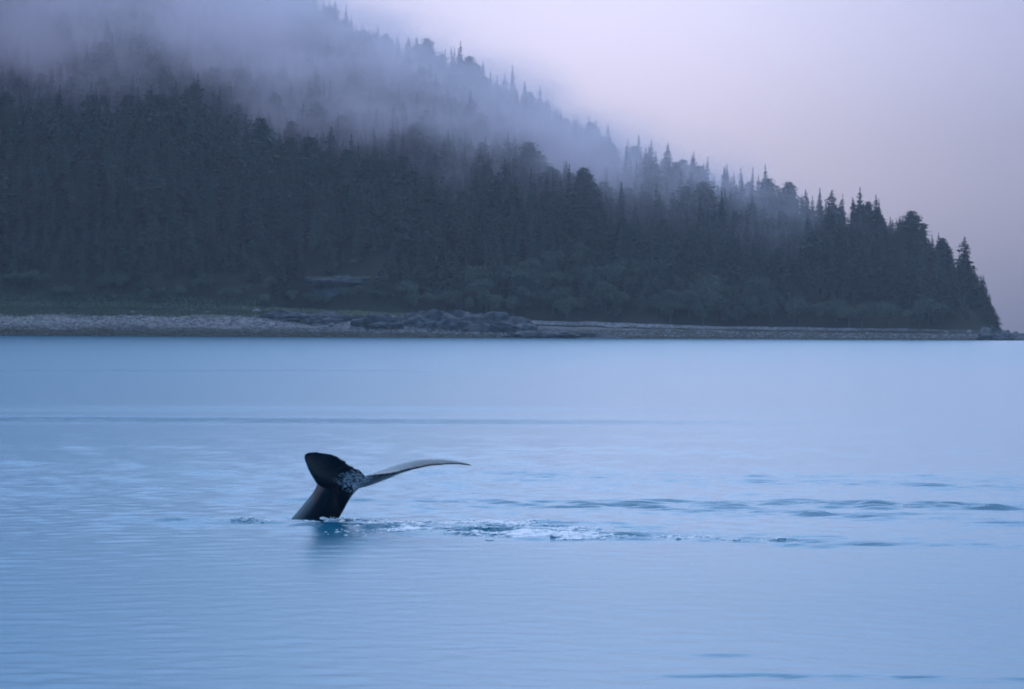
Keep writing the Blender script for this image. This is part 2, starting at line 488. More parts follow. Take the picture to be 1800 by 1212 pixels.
# ------------------------------------------------------------------ trees
def spruce_meshes(seed, R=0.15, flat=0.0, sparse=0.0, n_wh=30, top=1.0):
    """Crown and trunk of a spruce 1 m tall (scaled per tree)."""
    r = np.random.default_rng(seed)
    V, F = [], []
    def quad(c, u, v):
        i = len(V)
        V.extend([c - u - v, c + u - v * 0.6, c + u * 0.9 + v, c - u * 0.8 + v * 0.7])
        F.append((i, i + 1, i + 2, i + 3))
    base = r.uniform(0.05, 0.16)
    ga = r.uniform(0, 6.28)
    asym = r.uniform(0.05, 0.22)
    for w in range(n_wh):
        f = (w + r.uniform(-.3, .3)) / n_wh
        z = base + (0.985 - base) * np.clip(f, 0, 1)
        L = R * ((1 - f) ** (0.85 - 0.5 * flat) * (0.35 + 0.65 * min(1, f * 5 + .35)) + 0.012)
        if flat:
            L = L * (1 - flat) + flat * R * math.sqrt(max(0.02, 1 - (max(f - .35, 0) / .66) ** 2.2))
        L *= r.uniform(0.75, 1.22)
        nb = int(r.integers(6, 10))
        for k in range(nb):
            if r.random() < 0.10 + sparse:
                continue
            az = ga + w * 2.4 + k * 6.283 / nb + r.normal(0, .22)
            l = L * r.uniform(0.55, 1.2) * (1 + asym * math.cos(az - ga))
            droop = -0.30 + 0.75 * f + r.normal(0, .14)
            d = np.array([math.cos(az), math.sin(az), droop])
            d /= np.linalg.norm(d)
            side = np.array([-d[1], d[0], 0.0])
            ns = 5 if f < .6 else 4
            for q in range(ns):
                s = (q + .6) / ns
                c = np.array([0, 0, z]) + d * l * s + np.array([0, 0, -0.10 * l * s * s]) + r.normal(0, .004, 3)
                wd = l * (0.30 * (1 - s) + 0.13) * r.uniform(.7, 1.3)
                uu = side * wd + np.array([0, 0, r.normal(0, .25) * wd])
                vv = d * l * 0.17 + np.array([0, 0, -abs(r.normal(0, .35)) * l * .17 - 0.004])
                quad(c, uu, vv)
                if q > 1 and r.random() < .6:       # hanging twigs
                    quad(c + np.array([0, 0, -.014]), side * wd * .6, np.array([r.normal(0, .003), r.normal(0, .003), .017 + l * .05]))
    for k in range(3):                              # leader
        a = k * 1.05
        quad(np.array([0, 0, .985]), np.array([math.cos(a), math.sin(a), 0]) * .006, np.array([0, 0, .02]))
    cm = mesh_np('spruce_crown', np.array(V), [np.array(F)])
    n, rings = 7, 6
    tv, tf = [], []
    for i in range(rings):
        z = -0.02 + i / (rings - 1) * 0.97
        rad = 0.014 * (1 - i / (rings - 1)) ** 0.9 + 0.0015
        if i == 0:
            rad *= 1.5
        for j in range(n):
            tv.append((rad * math.cos(j * 6.283 / n), rad * math.sin(j * 6.283 / n), z))
    for i in range(rings - 1):
        for j in range(n):
            tf.append((i * n + j, i * n + (j + 1) % n, (i + 1) * n + (j + 1) % n, (i + 1) * n + j))
    tm = smooth(mesh_np('spruce_trunk', np.array(tv), [np.array(tf)]))
    cm.materials.append(M_NEEDLE)
    tm.materials.append(M_BARK)
    return cm, tm

SPR = [spruce_meshes(1, .135), spruce_meshes(2, .16), spruce_meshes(3, .12, n_wh=34), spruce_meshes(4, .18, sparse=.12), spruce_meshes(5, .15, flat=.2, sparse=.1),
       spruce_meshes(6, .25, flat=.5, sparse=-.08, n_wh=42), spruce_meshes(7, .105, sparse=.18, n_wh=28), spruce_meshes(8, .145, sparse=.05)]

def alder_meshes(seed):
    r = np.random.default_rng(seed)
    V, F = [], []
    lobes = []
    for k in range(9):
        a, q = r.uniform(0, 6.28), r.uniform(.05, .36)
        lobes.append((np.array([math.cos(a) * q, math.sin(a) * q, r.uniform(.42, .82)]), r.uniform(.13, .24)))
    for c, rad in lobes:
        for k in range(190):
            d = r.normal(0, 1, 3)
            d /= np.linalg.norm(d)
            p = c + d * rad * r.uniform(.45, 1.08) * np.array([1.1, 1.1, .85])
            u = r.normal(0, 1, 3); u /= np.linalg.norm(u)
            v = np.cross(u, d); v /= np.linalg.norm(v) + 1e-6
            s = r.uniform(.014, .034)
            i = len(V)
            V.extend([p - u * s, p + v * s * .7, p + u * s, p - v * s * .7])
            F.append((i, i + 1, i + 2, i + 3))
    cm = mesh_np('alder_crown', np.array(V), [np.array(F)])
    cm.materials.append(M_ALDER)
    tv, tf = [], []
    def limb(p0, p1, r0, r1):
        p0, p1 = np.array(p0), np.array(p1)
        d = p1 - p0; d = d / np.linalg.norm(d)
        u = np.cross(d, [0.3, 1, .1]); u /= np.linalg.norm(u); v = np.cross(d, u)
        i = len(tv)
        for p, rd in ((p0, r0), ((p0 + p1) / 2 + r.normal(0, .01, 3), (r0 + r1) / 2), (p1, r1)):
            for j in range(6):
                tv.append(p + rd * (u * math.cos(j * 1.0472) + v * math.sin(j * 1.0472)))
        for q in range(2):
            for j in range(6):
                tf.append((i + q * 6 + j, i + q * 6 + (j + 1) % 6, i + q * 6 + 6 + (j + 1) % 6, i + q * 6 + 6 + j))
    limb((0, 0, -.03), (.01, 0, .35), .035, .024)
    for c, rad in lobes:
        limb((.01, 0, r.uniform(.2, .35)), c, .018, .006)
    tm = smooth(mesh_np('alder_trunk', np.array(tv), [np.array(tf)]))
    tm.materials.append(M_BARK)
    return cm, tm

ALD = [alder_meshes(21), alder_meshes(22), alder_meshes(23)]

def tree(kind, meshes, loc, h, wide, rz, label, cat, group):
    o = add(kind, None, label=label, category=cat, group=group)
    o.empty_display_size = 1
    o.location = loc
    o.rotation_euler = (random.gauss(0, .02), random.gauss(0, .02), rz)
    o.scale = (h * wide, h * wide, h)
    t = add('trunk', meshes[1], parent=o)
    c = add('crown', meshes[0], parent=o)
    return o

# scatter positions over the slope
def scatter(x0, x1, t0, t1, d):
    nx, nt_ = int((x1 - x0) / d), int((t1 - t0) / d)
    gx, gt = np.meshgrid(np.arange(nx), np.arange(nt_))
    X = x0 + (gx + RNG.uniform(-.1, 1.1, gx.shape)) * d
    T = t0 + (gt + RNG.uniform(-.1, 1.1, gx.shape)) * d
    return X.ravel(), T.ravel()

a1 = scatter(-330, 224, 66, 215, 6.6)
a2 = scatter(-420, 222, 215, 760, 8.6)
a3 = scatter(-880, -330, 66, 700, 12.0)
PX = np.concatenate([a1[0], a2[0], a3[0]])
PT = np.concatenate([a1[1], a2[1], a3[1]])
PY = shore(PX) + PT
PZ = ground(PX, PY)
trr = np.interp(PX, RX, RYY) - 1500
keep = (PZ > 2.2) & (PT < trr + 70)
ledge_c = unp(605, 500, 1572)
keep &= ~((np.abs(PX - ledge_c.x) < 18) & (PY < 1580))
edge = 66 + 10 * vnoise(PX / 12, PX * 0, 5)
keep &= PT > edge
PX, PY, PZ, PT = PX[keep], PY[keep], PZ[keep], PT[keep]
nT = len(PX)
PH = RNG.normal(18.5, 4.8, nT).clip(8, 30) * (0.62 + 0.38 * sstep(66, 110, PT)) * (1 - 0.32 * sstep(100, 205, PX))
PH *= 1 - .4 * sstep(203, 218, PX)
PH *= 0.88 + 0.35 * vnoise(PX / 25, PY / 25, 66)
PV = RNG.choice(len(SPR), nT, p=[.19, .19, .17, .13, .04, .02, .1, .16])
PWD = RNG.uniform(1.05, 1.65, nT) * (1 + 0.25 * (PH < 16))
PR = RNG.uniform(0, 6.28, nT)

# which trees show most: front-to-back occupancy of a coarse view
order = np.argsort(PY)
occ = np.zeros((210, 300), bool)
vis = np.zeros(nT)
for i in order:
    px = 900 + FPX * PX[i] / PY[i]
    yb = 578 - (PZ[i] - CAM_H) * FPX / PY[i]
    yt = 578 - (PZ[i] + PH[i] - CAM_H) * FPX / PY[i]
    w = 0.13 * PH[i] * PWD[i] * FPX / PY[i]
    for row in range(max(0, int(yt / 6)), min(209, int(yb / 6)) + 1):
        f = np.clip((row * 6 + 3 - yt) / max(yb - yt, 1), 0, 1)
        c0, c1 = int(round((px - w * f) / 6)), int(round((px + w * f) / 6)) + 1
        c0, c1 = max(c0, 0), min(c1, 300)
        if c1 > c0:
            seg = occ[row, c0:c1]
            vis[i] += (~seg).sum()
            seg[:] = True
score = vis * np.where(PT < 230, 1.0, 0.6)
n_special = 38
chosen = set(np.argsort(-score)[:300 - n_special].tolist())

def zone(i):
    px = 900 + FPX * PX[i] / PY[i]
    if PT[i] > 230:
        if px < 560:
            return 'grey spruce half lost in the mist above the dark forest edge', 'spruces fading in the upper mist'
        if px < 1150:
            return 'pale spruce fading into the bright mist on the middle slope', 'spruces in the bright middle mist'
        return 'hazy spruce on the descending crest of the headland', 'spruces on the headland crest'
    row = 0 if PT[i] < 92 else (1 if PT[i] < 138 else 2)
    what = ('low front row spruce', 'spruce half way up the slope', 'spruce tipping the upper forest edge')[row]
    short = ('front row', 'middle', 'upper edge')[row]
    for lim, place, tone in ((200, 'above the far left grassy beach', 'dark'), (440, 'above the right end of the beach grass', 'dark'), (740, 'around the pale rock ledge', 'dark'),
                             (980, 'above the dark shore rocks', 'grey'), (1180, 'behind the round alders and gravel beach', 'blue grey'),
                             (1400, 'where the gravel beach narrows', 'blue grey'), (9999, 'on the headland point', 'dark')):
        if px < lim:
            return f'{tone} {what} {place}', f'spruces {place}, {short}'

for i in sorted(chosen):
    lb, gr = zone(i)
    tree('spruce_tree', SPR[PV[i]], (PX[i], PY[i], PZ[i] - .3), PH[i], PWD[i], PR[i], lb, 'spruce tree', gr)

# skyline trees that stand out one by one: (px, py of the top, depth beyond shore, mesh, width, label)
SKY = [
    (1600, 370, 118, 5, 1.25, 'broad flat topped tree alone on the headland crest'),
    (1697, 416, 80, 4, 1.2, 'small bent tree jutting from the steep end of the headland'),
    (1541, 343, 132, 7, 1.2, 'pointed spruce beside the gap left of the flat topped headland tree'),
    (1502, 347, 134, 1, 1.15, 'dense bushy spruce, left neighbour of the pointed headland spruce'),
    (1442, 331, 150, 2, 1.1, 'slim spiky spruce, left of a broad crowned twin on the headland crest'),
    (1462, 334, 152, 4, 1.2, 'broad crowned spruce right beside a slim spiky one on the crest'),
    (1218, 266, 290, 1, 1.05, 'tall pale spruce rising above the mist near the middle of the crest'),
    (1278, 290, 260, 0, 1.1, 'pale pointed spruce on the crest, next one right of the tallest pale spruce'),
    (1332, 309, 230, 7, 1.1, 'hazy double topped spruce where the crest begins to drop'),
    (992, 283, 168, 2, 1.0, 'dark slender spruce standing out against the mist in mid slope'),
    (1128, 322, 158, 3, 1.0, 'dark broad spruce at the mist edge above the gravel beach'),
    (920, 142, 440, 7, 1.0, 'faint pale spruce high on the ridge against the brightest sky'),
    (797, 82, 500, 2, 0.9, 'faint slim spruce tip topping the ridge under the bright sky'),
    (407, 108, 420, 2, 1.1, 'lone grey spruce poking out of drifting mist above the left forest'),
    (237, 72, 480, 4, 1.1, 'ragged grey spruce dim in mist high on the left slope'),
    (252, 172, 150, 1, 1.2, 'big dark spruce, tallest of the clump on the left forest edge'),
    (326, 190, 150, 7, 1.0, 'dark pointed spruce at the right end of the left forest edge'),
    (128, 180, 150, 0, 1.1, 'dark spruce with a stepped top standing clear on the left forest edge'),
    (72, 170, 152, 1, 1.1, 'dark wide spruce near the left end of the forest edge'),
    (655, 222, 190, 3, 1.05, 'grey spruce in thin mist above the rock ledge'),
]
for px, py, t0, v, wd, lb in SKY:
    want = 15.0 if px > 1480 else (19.0 if px > 1250 else 25.0)
    best = None
    for t in np.arange(max(t0 - 60, 66), t0 + 90, 6.0):
        Y = 1500 + t
        p = unp(px, py, Y)
        h = p.z - float(ground(np.array([p.x]), np.array([Y]))[0])
        if (best is None or abs(h - want) < abs(best[0] - want)):
            best = (h, p, Y)
    h, p, Y = best
    g_ = p.z - h
    h = max(h, 9.0)
    tree('spruce_tree', SPR[v], (p.x, Y, g_ - .2), h + .2, wd * (1.45 if px > 1250 else 1.15) * max(1.0, 20.0 / max(h, 14.0)), random.uniform(0, 6.28), lb, 'spruce tree', 'landmark trees of the skyline')

for k in range(18):                      # bushy little trees clinging to the tip of the headland
    px = 1688 + 64 * k / 17 + random.uniform(-2, 2)
    py = float(np.interp(px, [1688, 1730, 1752], [436, 486, 548])) + random.uniform(0, 14)
    best = None
    for t in np.arange(64, 130, 3.0):
        p = unp(px, py, 1500 + t)
        h = p.z - float(ground(np.array([p.x]), np.array([1500 + t]))[0])
        if best is None or abs(h - 10) < abs(best[0] - 10):
            best = (h, p, 1500 + t)
    h, p, Y = best
    h = max(h, 5.0)
    tree('spruce_tree', SPR[(1, 3, 7, 4)[k % 4]], (p.x, Y, p.z - h - .3), h + .3, random.uniform(1.5, 2.1) * min(1.3, 12 / h), random.uniform(0, 6.28),
         'small bushy spruce clinging to the steep outer tip of the headland', 'spruce tree', 'spruces at the tip of the headland')

# the rest of the wood: one object, points carrying copies of the same crowns
rest = np.array([i for i in range(nT) if i not in chosen])
fme = bpy.data.meshes.new('forest')
fme.vertices.add(len(rest))
fme.vertices.foreach_set('co', np.stack([PX[rest], PY[rest], PZ[rest] - .3], 1).astype(np.float32).ravel())
sc_at = fme.attributes.new('tree_scale', 'FLOAT_VECTOR', 'POINT')
sc_at.data.foreach_set('vector', np.stack([PH[rest] * PWD[rest], PH[rest] * PWD[rest], PH[rest]], 1).astype(np.float32).ravel())
rt_at = fme.attributes.new('tree_turn', 'FLOAT_VECTOR', 'POINT')
rt_at.data.foreach_set('vector', np.stack([0 * PR[rest], 0 * PR[rest], PR[rest]], 1).astype(np.float32).ravel())
vr_at = fme.attributes.new('tree_kind', 'INT', 'POINT')
vr_at.data.foreach_set('value', PV[rest].astype(np.int32))
forest = add('forest', fme, M_NEEDLE, kind='stuff', label='far spruce forest covering the hillside behind the nearer trees')
ng = bpy.data.node_groups.new('forest_copies', 'GeometryNodeTree')
ng.interface.new_socket('Geometry', in_out='INPUT', socket_type='NodeSocketGeometry')
ng.interface.new_socket('Geometry', in_out='OUTPUT', socket_type='NodeSocketGeometry')
gi, go = ng.nodes.new('NodeGroupInput'), ng.nodes.new('NodeGroupOutput')
jn = ng.nodes.new('GeometryNodeJoinGeometry')
src = {}
for o in bpy.data.objects:
    if o.name.startswith('crown') and o.data in [s[0] for s in SPR] and o.data.name not in src:
        src[o.data.name] = o
for nm in sorted(src):
    oi = ng.nodes.new('GeometryNodeObjectInfo')
    oi.transform_space = 'ORIGINAL'
    oi.inputs['Object'].default_value = src[nm]
    oi.inputs['As Instance'].default_value = True
    # strip the source's own placement: realise in its own space
    ng.links.new(oi.outputs['Geometry'], jn.inputs[0])
ip = ng.nodes.new('GeometryNodeInstanceOnPoints')
ip.inputs['Pick Instance'].default_value = True
for nm, typ, sock in (('tree_scale', 'FLOAT_VECTOR', 'Scale'), ('tree_turn', 'FLOAT_VECTOR', 'Rotation'), ('tree_kind', 'INT', 'Instance Index')):
    na = ng.nodes.new('GeometryNodeInputNamedAttribute')
    na.data_type = typ
    na.inputs['Name'].default_value = nm
    ng.links.new(na.outputs['Attribute'], ip.inputs[sock])
ng.links.new(gi.outputs[0], ip.inputs['Points'])
ng.links.new(jn.outputs[0], ip.inputs['Instance'])
ng.links.new(ip.outputs[0], go.inputs[0])
md = forest.modifiers.new('copies', 'NODES')
md.node_group = ng

# alders along the top of the beach
ax = np.arange(-262, 205, 6.4)
n_al = 0
for k, x in enumerate(ax):
    x += random.uniform(-2.5, 2.5)
    t = random.uniform(64, 72)
    y = float(shore(np.array([x]))[0]) + t
    px = 900 + FPX * x / y
    z = float(ground(np.array([x]), np.array([y]))[0])
    if z < 2:
        continue
    h = random.uniform(6, 9) if px < 700 else random.uniform(8, 14)
    if abs(x - ledge_c.x) < 20:
        h = random.uniform(5, 7.5)
    if px < 460:
        lb, gr = 'low leafy shrub at the forest foot behind the beach grass', 'shrubs behind the beach grass'
    elif px < 960:
        lb, gr = 'leafy alder at the forest foot behind the dark shore rocks', 'alders behind the shore rocks'
    elif px < 1400:
        lb, gr = 'pale round crowned alder at the back of the gravel beach', 'alders behind the gravel beach'
    else:
        lb, gr = 'leafy alder at the foot of the headland slope', 'alders under the headland'
    tree('alder_tree' if px > 460 else 'leafy_shrub', ALD[k % 3], (x, y, z - .2), h, random.uniform(.9, 1.3), random.uniform(0, 6.28), lb, 'alder tree' if px > 460 else 'shrub', gr)
for k in range(46):                      # second row, higher up behind the gravel beach
    px = random.uniform(820, 1420)
    t = random.uniform(72, 100)
    y = 1500 + t
    x = (px - 900) / FPX * y
    y = float(shore(np.array([x]))[0]) + t
    z = float(ground(np.array([x]), np.array([y]))[0])
    tree('alder_tree', ALD[k % 3], (x, y, z - .2), random.uniform(10, 17), random.uniform(1.0, 1.35), random.uniform(0, 6.28),
         'pale leafy alder among the spruces up the slope behind the gravel beach', 'alder tree', 'alders up the middle slope')

# ------------------------------------------------------------------ rocks
def rock_mesh(name, seed, sx, sy, sz, sub=4, amp=.35, flat=0.0):
    bm = bmesh.new()
    bmesh.ops.create_icosphere(bm, subdivisions=sub, radius=1)
    C_ = np.array([v.co[:] for v in bm.verts])
    n_a = fbm(C_[:, 0] * 1.3 + seed, C_[:, 1] * 1.3 + C_[:, 2] * 1.7, seed, 5)
    m_a = np.abs(fbm(C_[:, 0] * 3 + seed, C_[:, 2] * 3 + C_[:, 1] * 2, seed + 7, 3))
    for v, n, m in zip(bm.verts, n_a.tolist(), m_a.tolist()):
        c = v.co
        k = 1 + amp * n - amp * .5 * m
        q = c * k
        if flat:
            q.z = min(q.z, flat + .06 * n)
        v.co = (q.x * sx, q.y * sy, q.z * sz)
    me = bpy.data.meshes.new(name)
    bm.to_mesh(me)
    bm.free()
    return me

def ground_at(x, y):
    return float(ground(np.array([x]), np.array([y]))[0])

OUT = [(668, 568, 12, 3.2, 'low dark rock spur with a pale gravel streak before it'), (735, 562, 13, 5.0, 'dark humped shore rock below the forest, left of the craggy mass'),
       (790, 566, 14, 6.0, 'highest craggy dark shore rock, centre of the rocky stretch'), (850, 570, 12, 5.0, 'dark craggy shore rock sloping down towards the water'),
       (905, 575, 11, 4.2, 'dark shore rock where the pale gravel beach begins'), (950, 589, 21, 2.4, 'flat weedy reef rock at the waterline, left half of the reef'),
       (1048, 592, 17, 1.7, 'flat weedy reef rock ending in a thin tip at the waterline'), (500, 557, 12, 2.6, 'low dark rock ridge at the end of the beach grass'),
       (1748, 585, 9, 4.0, 'dark rock toe under the steep end of the headland'), (1772, 594, 10, 2.6, 'outermost low dark rock at the tip of the headland'),
       (575, 560, 13, 3.0, 'long dark rock rib below the overhanging ledge')]
for k, (px, py, sx, sz, lb) in enumerate(OUT):
    Y = 1500 + (10 if py > 584 else 44)
    p = unp(px, py, Y)
    Y = float(shore(np.array([p.x]))[0]) + (4 if py > 584 else 40 - (py - 560))
    z = max(ground_at(p.x, Y), -0.3)
    ob = add('shore_rock', rock_mesh('shore_rock', 30 + k, sx, 6, sz * (1.45 if sz > 2.4 else 1), amp=.75), M_ROCK, label=lb, category='rock', group='dark rocks along the shore')
    ob.location = (p.x, Y, z)
    ob.rotation_euler = (0, random.uniform(-.08, .08), random.uniform(-.15, .15))

# overhanging ledge among the trees
led = add('rock_ledge', None, label='pale topped rock ledge jutting out between the trees above the beach', category='rock ledge')
pl = unp(605, 487, 1566)
led.location = (pl.x, 1572, pl.z)
add('cliff_face', rock_mesh('cliff_face', 61, 17, 8, 13, amp=.5), M_ROCK, parent=led).location = (-1, 4, -12.5)
add('slab', rock_mesh('slab', 62, 18.5, 7, 2.4, amp=.3, flat=.45), M_ROCK, parent=led).location = (0, 0, -1.6)
add('moss_cap', rock_mesh('moss_cap', 63, 17.5, 6.4, .7, amp=.25, flat=.5), M_MOSS, parent=led).location = (0, .2, -.35)

BOUL = [rock_mesh('boulder', 70 + k, 1, .9, .75, sub=3, amp=.4) for k in range(4)]
for m_ in BOUL:
    m_.materials.append(M_STONE)
BSP = [(452, 548, 1.6, 'pale angular boulder at the right end of the beach grass'), (365, 552, 1.3, 'pale boulder on the upper edge of the grassy beach'),
       (690, 549, 1.7, 'pale boulder perched on the dark rocks below the forest'), (768, 577, 1.5, 'pale boulder among the craggy dark shore rocks'),
       (1114, 566, 1.5, 'pale boulder at the top of the gravel beach'), (1150, 563, 1.3, 'small pale boulder under the round alders'),
       (1702, 583, 1.7, 'pale boulder at the foot of the headland'), (1660, 581, 1.3, 'smaller pale boulder along the headland shore'),
       (585, 575, 1.6, 'pale boulder on the gravel strip below the ledge'), (236, 552, 1.4, 'pale boulder half way along the left gravel beach')]
for k, (px, py, s, lb) in enumerate(BSP):
    # walk up the beach until the ground meets the sight line
    for t in np.arange(2, 62, .7):
        p = unp(px, py, 1500 + t)
        Y = float(shore(np.array([p.x]))[0]) + t
        if ground_at(p.x, Y) >= p.z:
            break
    ob = add('boulder', BOUL[k % 4], label=lb, category='boulder', group='pale boulders on the beach')
    ob.location = (p.x, Y, ground_at(p.x, Y) + .3 * s)
    ob.scale = (s * 1.4, s, s)
    ob.rotation_euler = (0, 0, random.uniform(0, 6.28))

# loose stones, one mass
def clutter(name, n, tfun, size, mat, label, seed, squash=.6):
    r = np.random.default_rng(seed)
    bm = bmesh.new()
    bmesh.ops.create_icosphere(bm, subdivisions=1, radius=1)
    bv = np.array([v.co[:] for v in bm.verts]); bf = np.array([[v.index for v in f.verts] for f in bm.faces])
    bm.free()
    X = r.uniform(-300, 225, n)
    T = tfun(X, r)
    Y = shore(X) + T
    Z = ground(X, Y)
    ok = (Z > -.4) & ((X < 25) | (r.random(n) < .35))
    X, Y, Z = X[ok], Y[ok], Z[ok]
    n = len(X)
    s = size[0] * (size[1] / size[0]) ** (r.random(n) ** 2.2)
    V = bv[None] * (1 + r.normal(0, .16, (n, len(bv), 1))) * s[:, None, None] * np.stack([r.uniform(.8, 1.7, n), r.uniform(.7, 1.2, n), np.full(n, squash)], 1)[:, None]
    V[..., 0] += X[:, None]; V[..., 1] += Y[:, None]; V[..., 2] += Z[:, None] + .1 * s[:, None]
    F = bf[None] + (np.arange(n) * len(bv))[:, None, None]
    return add(name, mesh_np(name, V.reshape(-1, 3), [F.reshape(-1, 3)]), mat, kind='stuff', label=label)

clutter('beach_stones', 9000, lambda X, r: r.uniform(18, 46, len(X)), (.22, 1.0), M_STONE, 'loose grey stones strewn over the gravel beach', 81)
M_WEED = material('seaweed', (0.03, 0.032, 0.02), .5, .4, (.8, (0.018, 0.02, 0.012), (0.05, 0.05, 0.03)))
clutter('seaweed', 4500, lambda X, r: r.uniform(-1, 16, len(X)), (.4, 1.3), M_WEED, 'dark seaweed covered stones along the tide line', 82, .4)

gr_ = np.random.default_rng(83)
n = 14000
X = gr_.uniform(-300, -108, n)
T = gr_.uniform(40, 67, n)
k_ = (T > 40 + 8 * vnoise(X / 14, X * 0, 12)) & (gr_.random(n) < 1 - sstep(-135, -108, X) * .8)
X, T = X[k_], T[k_]
Y = shore(X) + T
Z = ground(X, Y)
n = len(X)
hh = gr_.uniform(.5, 1.2, n); w_ = gr_.uniform(.2, .5, n); a_ = gr_.uniform(-.6, .6, n)
V = np.zeros((n, 4, 3))
dx, dy = np.cos(a_) * w_, np.sin(a_) * w_
lean = gr_.normal(0, .3, (n, 2))
for q, (sx_, top) in enumerate(((-1, 0), (1, 0), (.5, 1), (-.4, .85))):
    V[:, q, 0] = X + sx_ * dx + lean[:, 0] * top
    V[:, q, 1] = Y + sx_ * dy + lean[:, 1] * top
    V[:, q, 2] = Z - .05 + hh * top
add('beach_grass', mesh_np('beach_grass', V.reshape(-1, 3), [np.arange(n * 4).reshape(-1, 4)]), M_GRASS, kind='stuff', label='strip of green beach grass between gravel and forest')

# driftwood logs
for k, (px, py, L_, lb) in enumerate([(520, 553, 9, 'bleached driftwood log lying at the end of the beach grass'), (1080, 568, 8, 'bleached driftwood log on the upper gravel beach'), (330, 547, 7, 'bleached driftwood log at the edge of the beach grass')]):
    for t in np.arange(2, 62, .7):
        p = unp(px, py, 1500 + t)
        Y = float(shore(np.array([p.x]))[0]) + t
        if ground_at(p.x, Y) >= p.z:
            break
    tv, tf = [], []
    for i in range(9):
        u = i / 8 - .5
        rad = .42 * (1.1 - .5 * (u + .5)) * random.uniform(.9, 1.1)
        for j in range(8):
            tv.append((u * L_, rad * math.cos(j * .7854) + .15 * math.sin(u * 5), rad * math.sin(j * .7854)))
    for i in range(8):
        for j in range(8):
            tf.append((i * 8 + j, i * 8 + (j + 1) % 8, i * 8 + 8 + (j + 1) % 8, i * 8 + 8 + j))
    i0 = len(tv)
    lm = smooth(mesh_np('driftwood_log', np.array(tv), [np.array(tf), np.array([list(range(7, -1, -1)), list(range(64, 72))])]))
    lg = add('driftwood_log', lm, material('bleached_wood', (.3, .29, .28), .8, .2, (1.5, (.22, .21, .2), (.4, .39, .38))), label=lb, category='log', group='driftwood logs')
    lg.location = (p.x, Y, ground_at(p.x, Y) + .3)
    lg.rotation_euler = (0, 0, random.uniform(-.3, .3))

# ------------------------------------------------------------------ whale
def zp(zx, zy, dy):
    """Point seen at a position of the 4.49x enlargement whose origin is pixel (480, 760)."""
    return np.array(unp(480 + zx / 4.49, 760 + zy / 4.49, WY + dy))

def catmull(P, n):
    P = np.asarray(P, float)
    Q = np.vstack([2 * P[0] - P[1], P, 2 * P[-1] - P[-2]])
    out = []
    for s in np.linspace(0, len(P) - 1 - 1e-6, n):
        i = int(s); t = s - i
        a, b, c, d = Q[i], Q[i + 1], Q[i + 2], Q[i + 3]
        out.append(.5 * (2 * b + (c - a) * t + (2 * a - 5 * b + 4 * c - d) * t * t + (3 * b - a - 3 * c + d) * t ** 3))
    return np.array(out)

# leading edge, trailing edge, thickness / chord; from the near lobe's tip to the far lobe's tip
ST = [((251, 182, -2.20), (282, 163, -2.28), .16),
      ((246, 205, -1.95), (335, 159, -2.15), .11),
      ((256, 240, -1.65), (410, 169, -2.00), .10),
      ((276, 290, -1.30), (490, 189, -1.80), .11),
      ((309, 350, -0.90), (560, 229, -1.55), .13),
      ((350, 405, -0.45), (625, 272, -1.28), .16),
      ((420, 430, -0.12), (692, 314, -1.02), .20),
      ((500, 440, 0.05), (738, 345, -0.82), .22),
      ((600, 432, 0.22), (800, 338, -0.68), .19),
      ((705, 400, 0.48), (880, 331, -0.48), .19),
      ((815, 355, 0.72), (960, 321, -0.25), .18),
      ((925, 305, 0.92), (1050, 299, 0.00), .17),
      ((1040, 262, 1.03), (1150, 279, 0.20), .15),
      ((1160, 230, 1.08), (1260, 259, 0.40), .13),
      ((1300, 220, 1.04), (1380, 252, 0.55), .09),
      ((1430, 231, 0.94), (1480, 253, 0.66), .09),
      ((1545, 255, 0.80), (1572, 262, 0.75), .12)]
NS = 130
LEc = catmull([zp(*s[0]) for s in ST], NS)
TEc = catmull([zp(*s[1]) for s in ST], NS)
TH = catmull([[s[2]] for s in ST], NS)[:, 0]
tg = np.gradient((LEc + TEc) / 2, axis=0)
NPR = 16
prof_x = .5 * (1 - np.cos(np.linspace(0, math.pi, NPR)))
rg = np.random.default_rng(3)
jag = np.convolve(rg.normal(0, 1, NS), np.ones(3) / 3, 'same') * .03     # worn trailing edge
wv, wf = [], []
for i in range(NS):
    c = TEc[i] - LEc[i]
    cl = np.linalg.norm(c)
    nrm = np.cross(tg[i], c)
    nrm /= np.linalg.norm(nrm)
    if nrm[2] < 0:
        nrm = -nrm
    t = TH[i] * cl
    prof = t * (1.4845 * np.sqrt(prof_x) - .63 * prof_x - 1.758 * prof_x ** 2 + 1.4215 * prof_x ** 3 - .5075 * prof_x ** 4) + .012
    cc = c * (1 + jag[i])
    ring = [LEc[i] + cc * x + nrm * p for x, p in zip(prof_x, prof)] + [LEc[i] + cc * x - nrm * p for x, p in zip(prof_x[::-1], prof[::-1])]
    wv += ring
m_ = 2 * NPR
for i in range(NS - 1):
    for j in range(m_):
        wf.append((i * m_ + j, i * m_ + (j + 1) % m_, (i + 1) * m_ + (j + 1) % m_, (i + 1) * m_ + j))
caps = [tuple(range(m_ - 1, -1, -1)), tuple(range((NS - 1) * m_, NS * m_))]
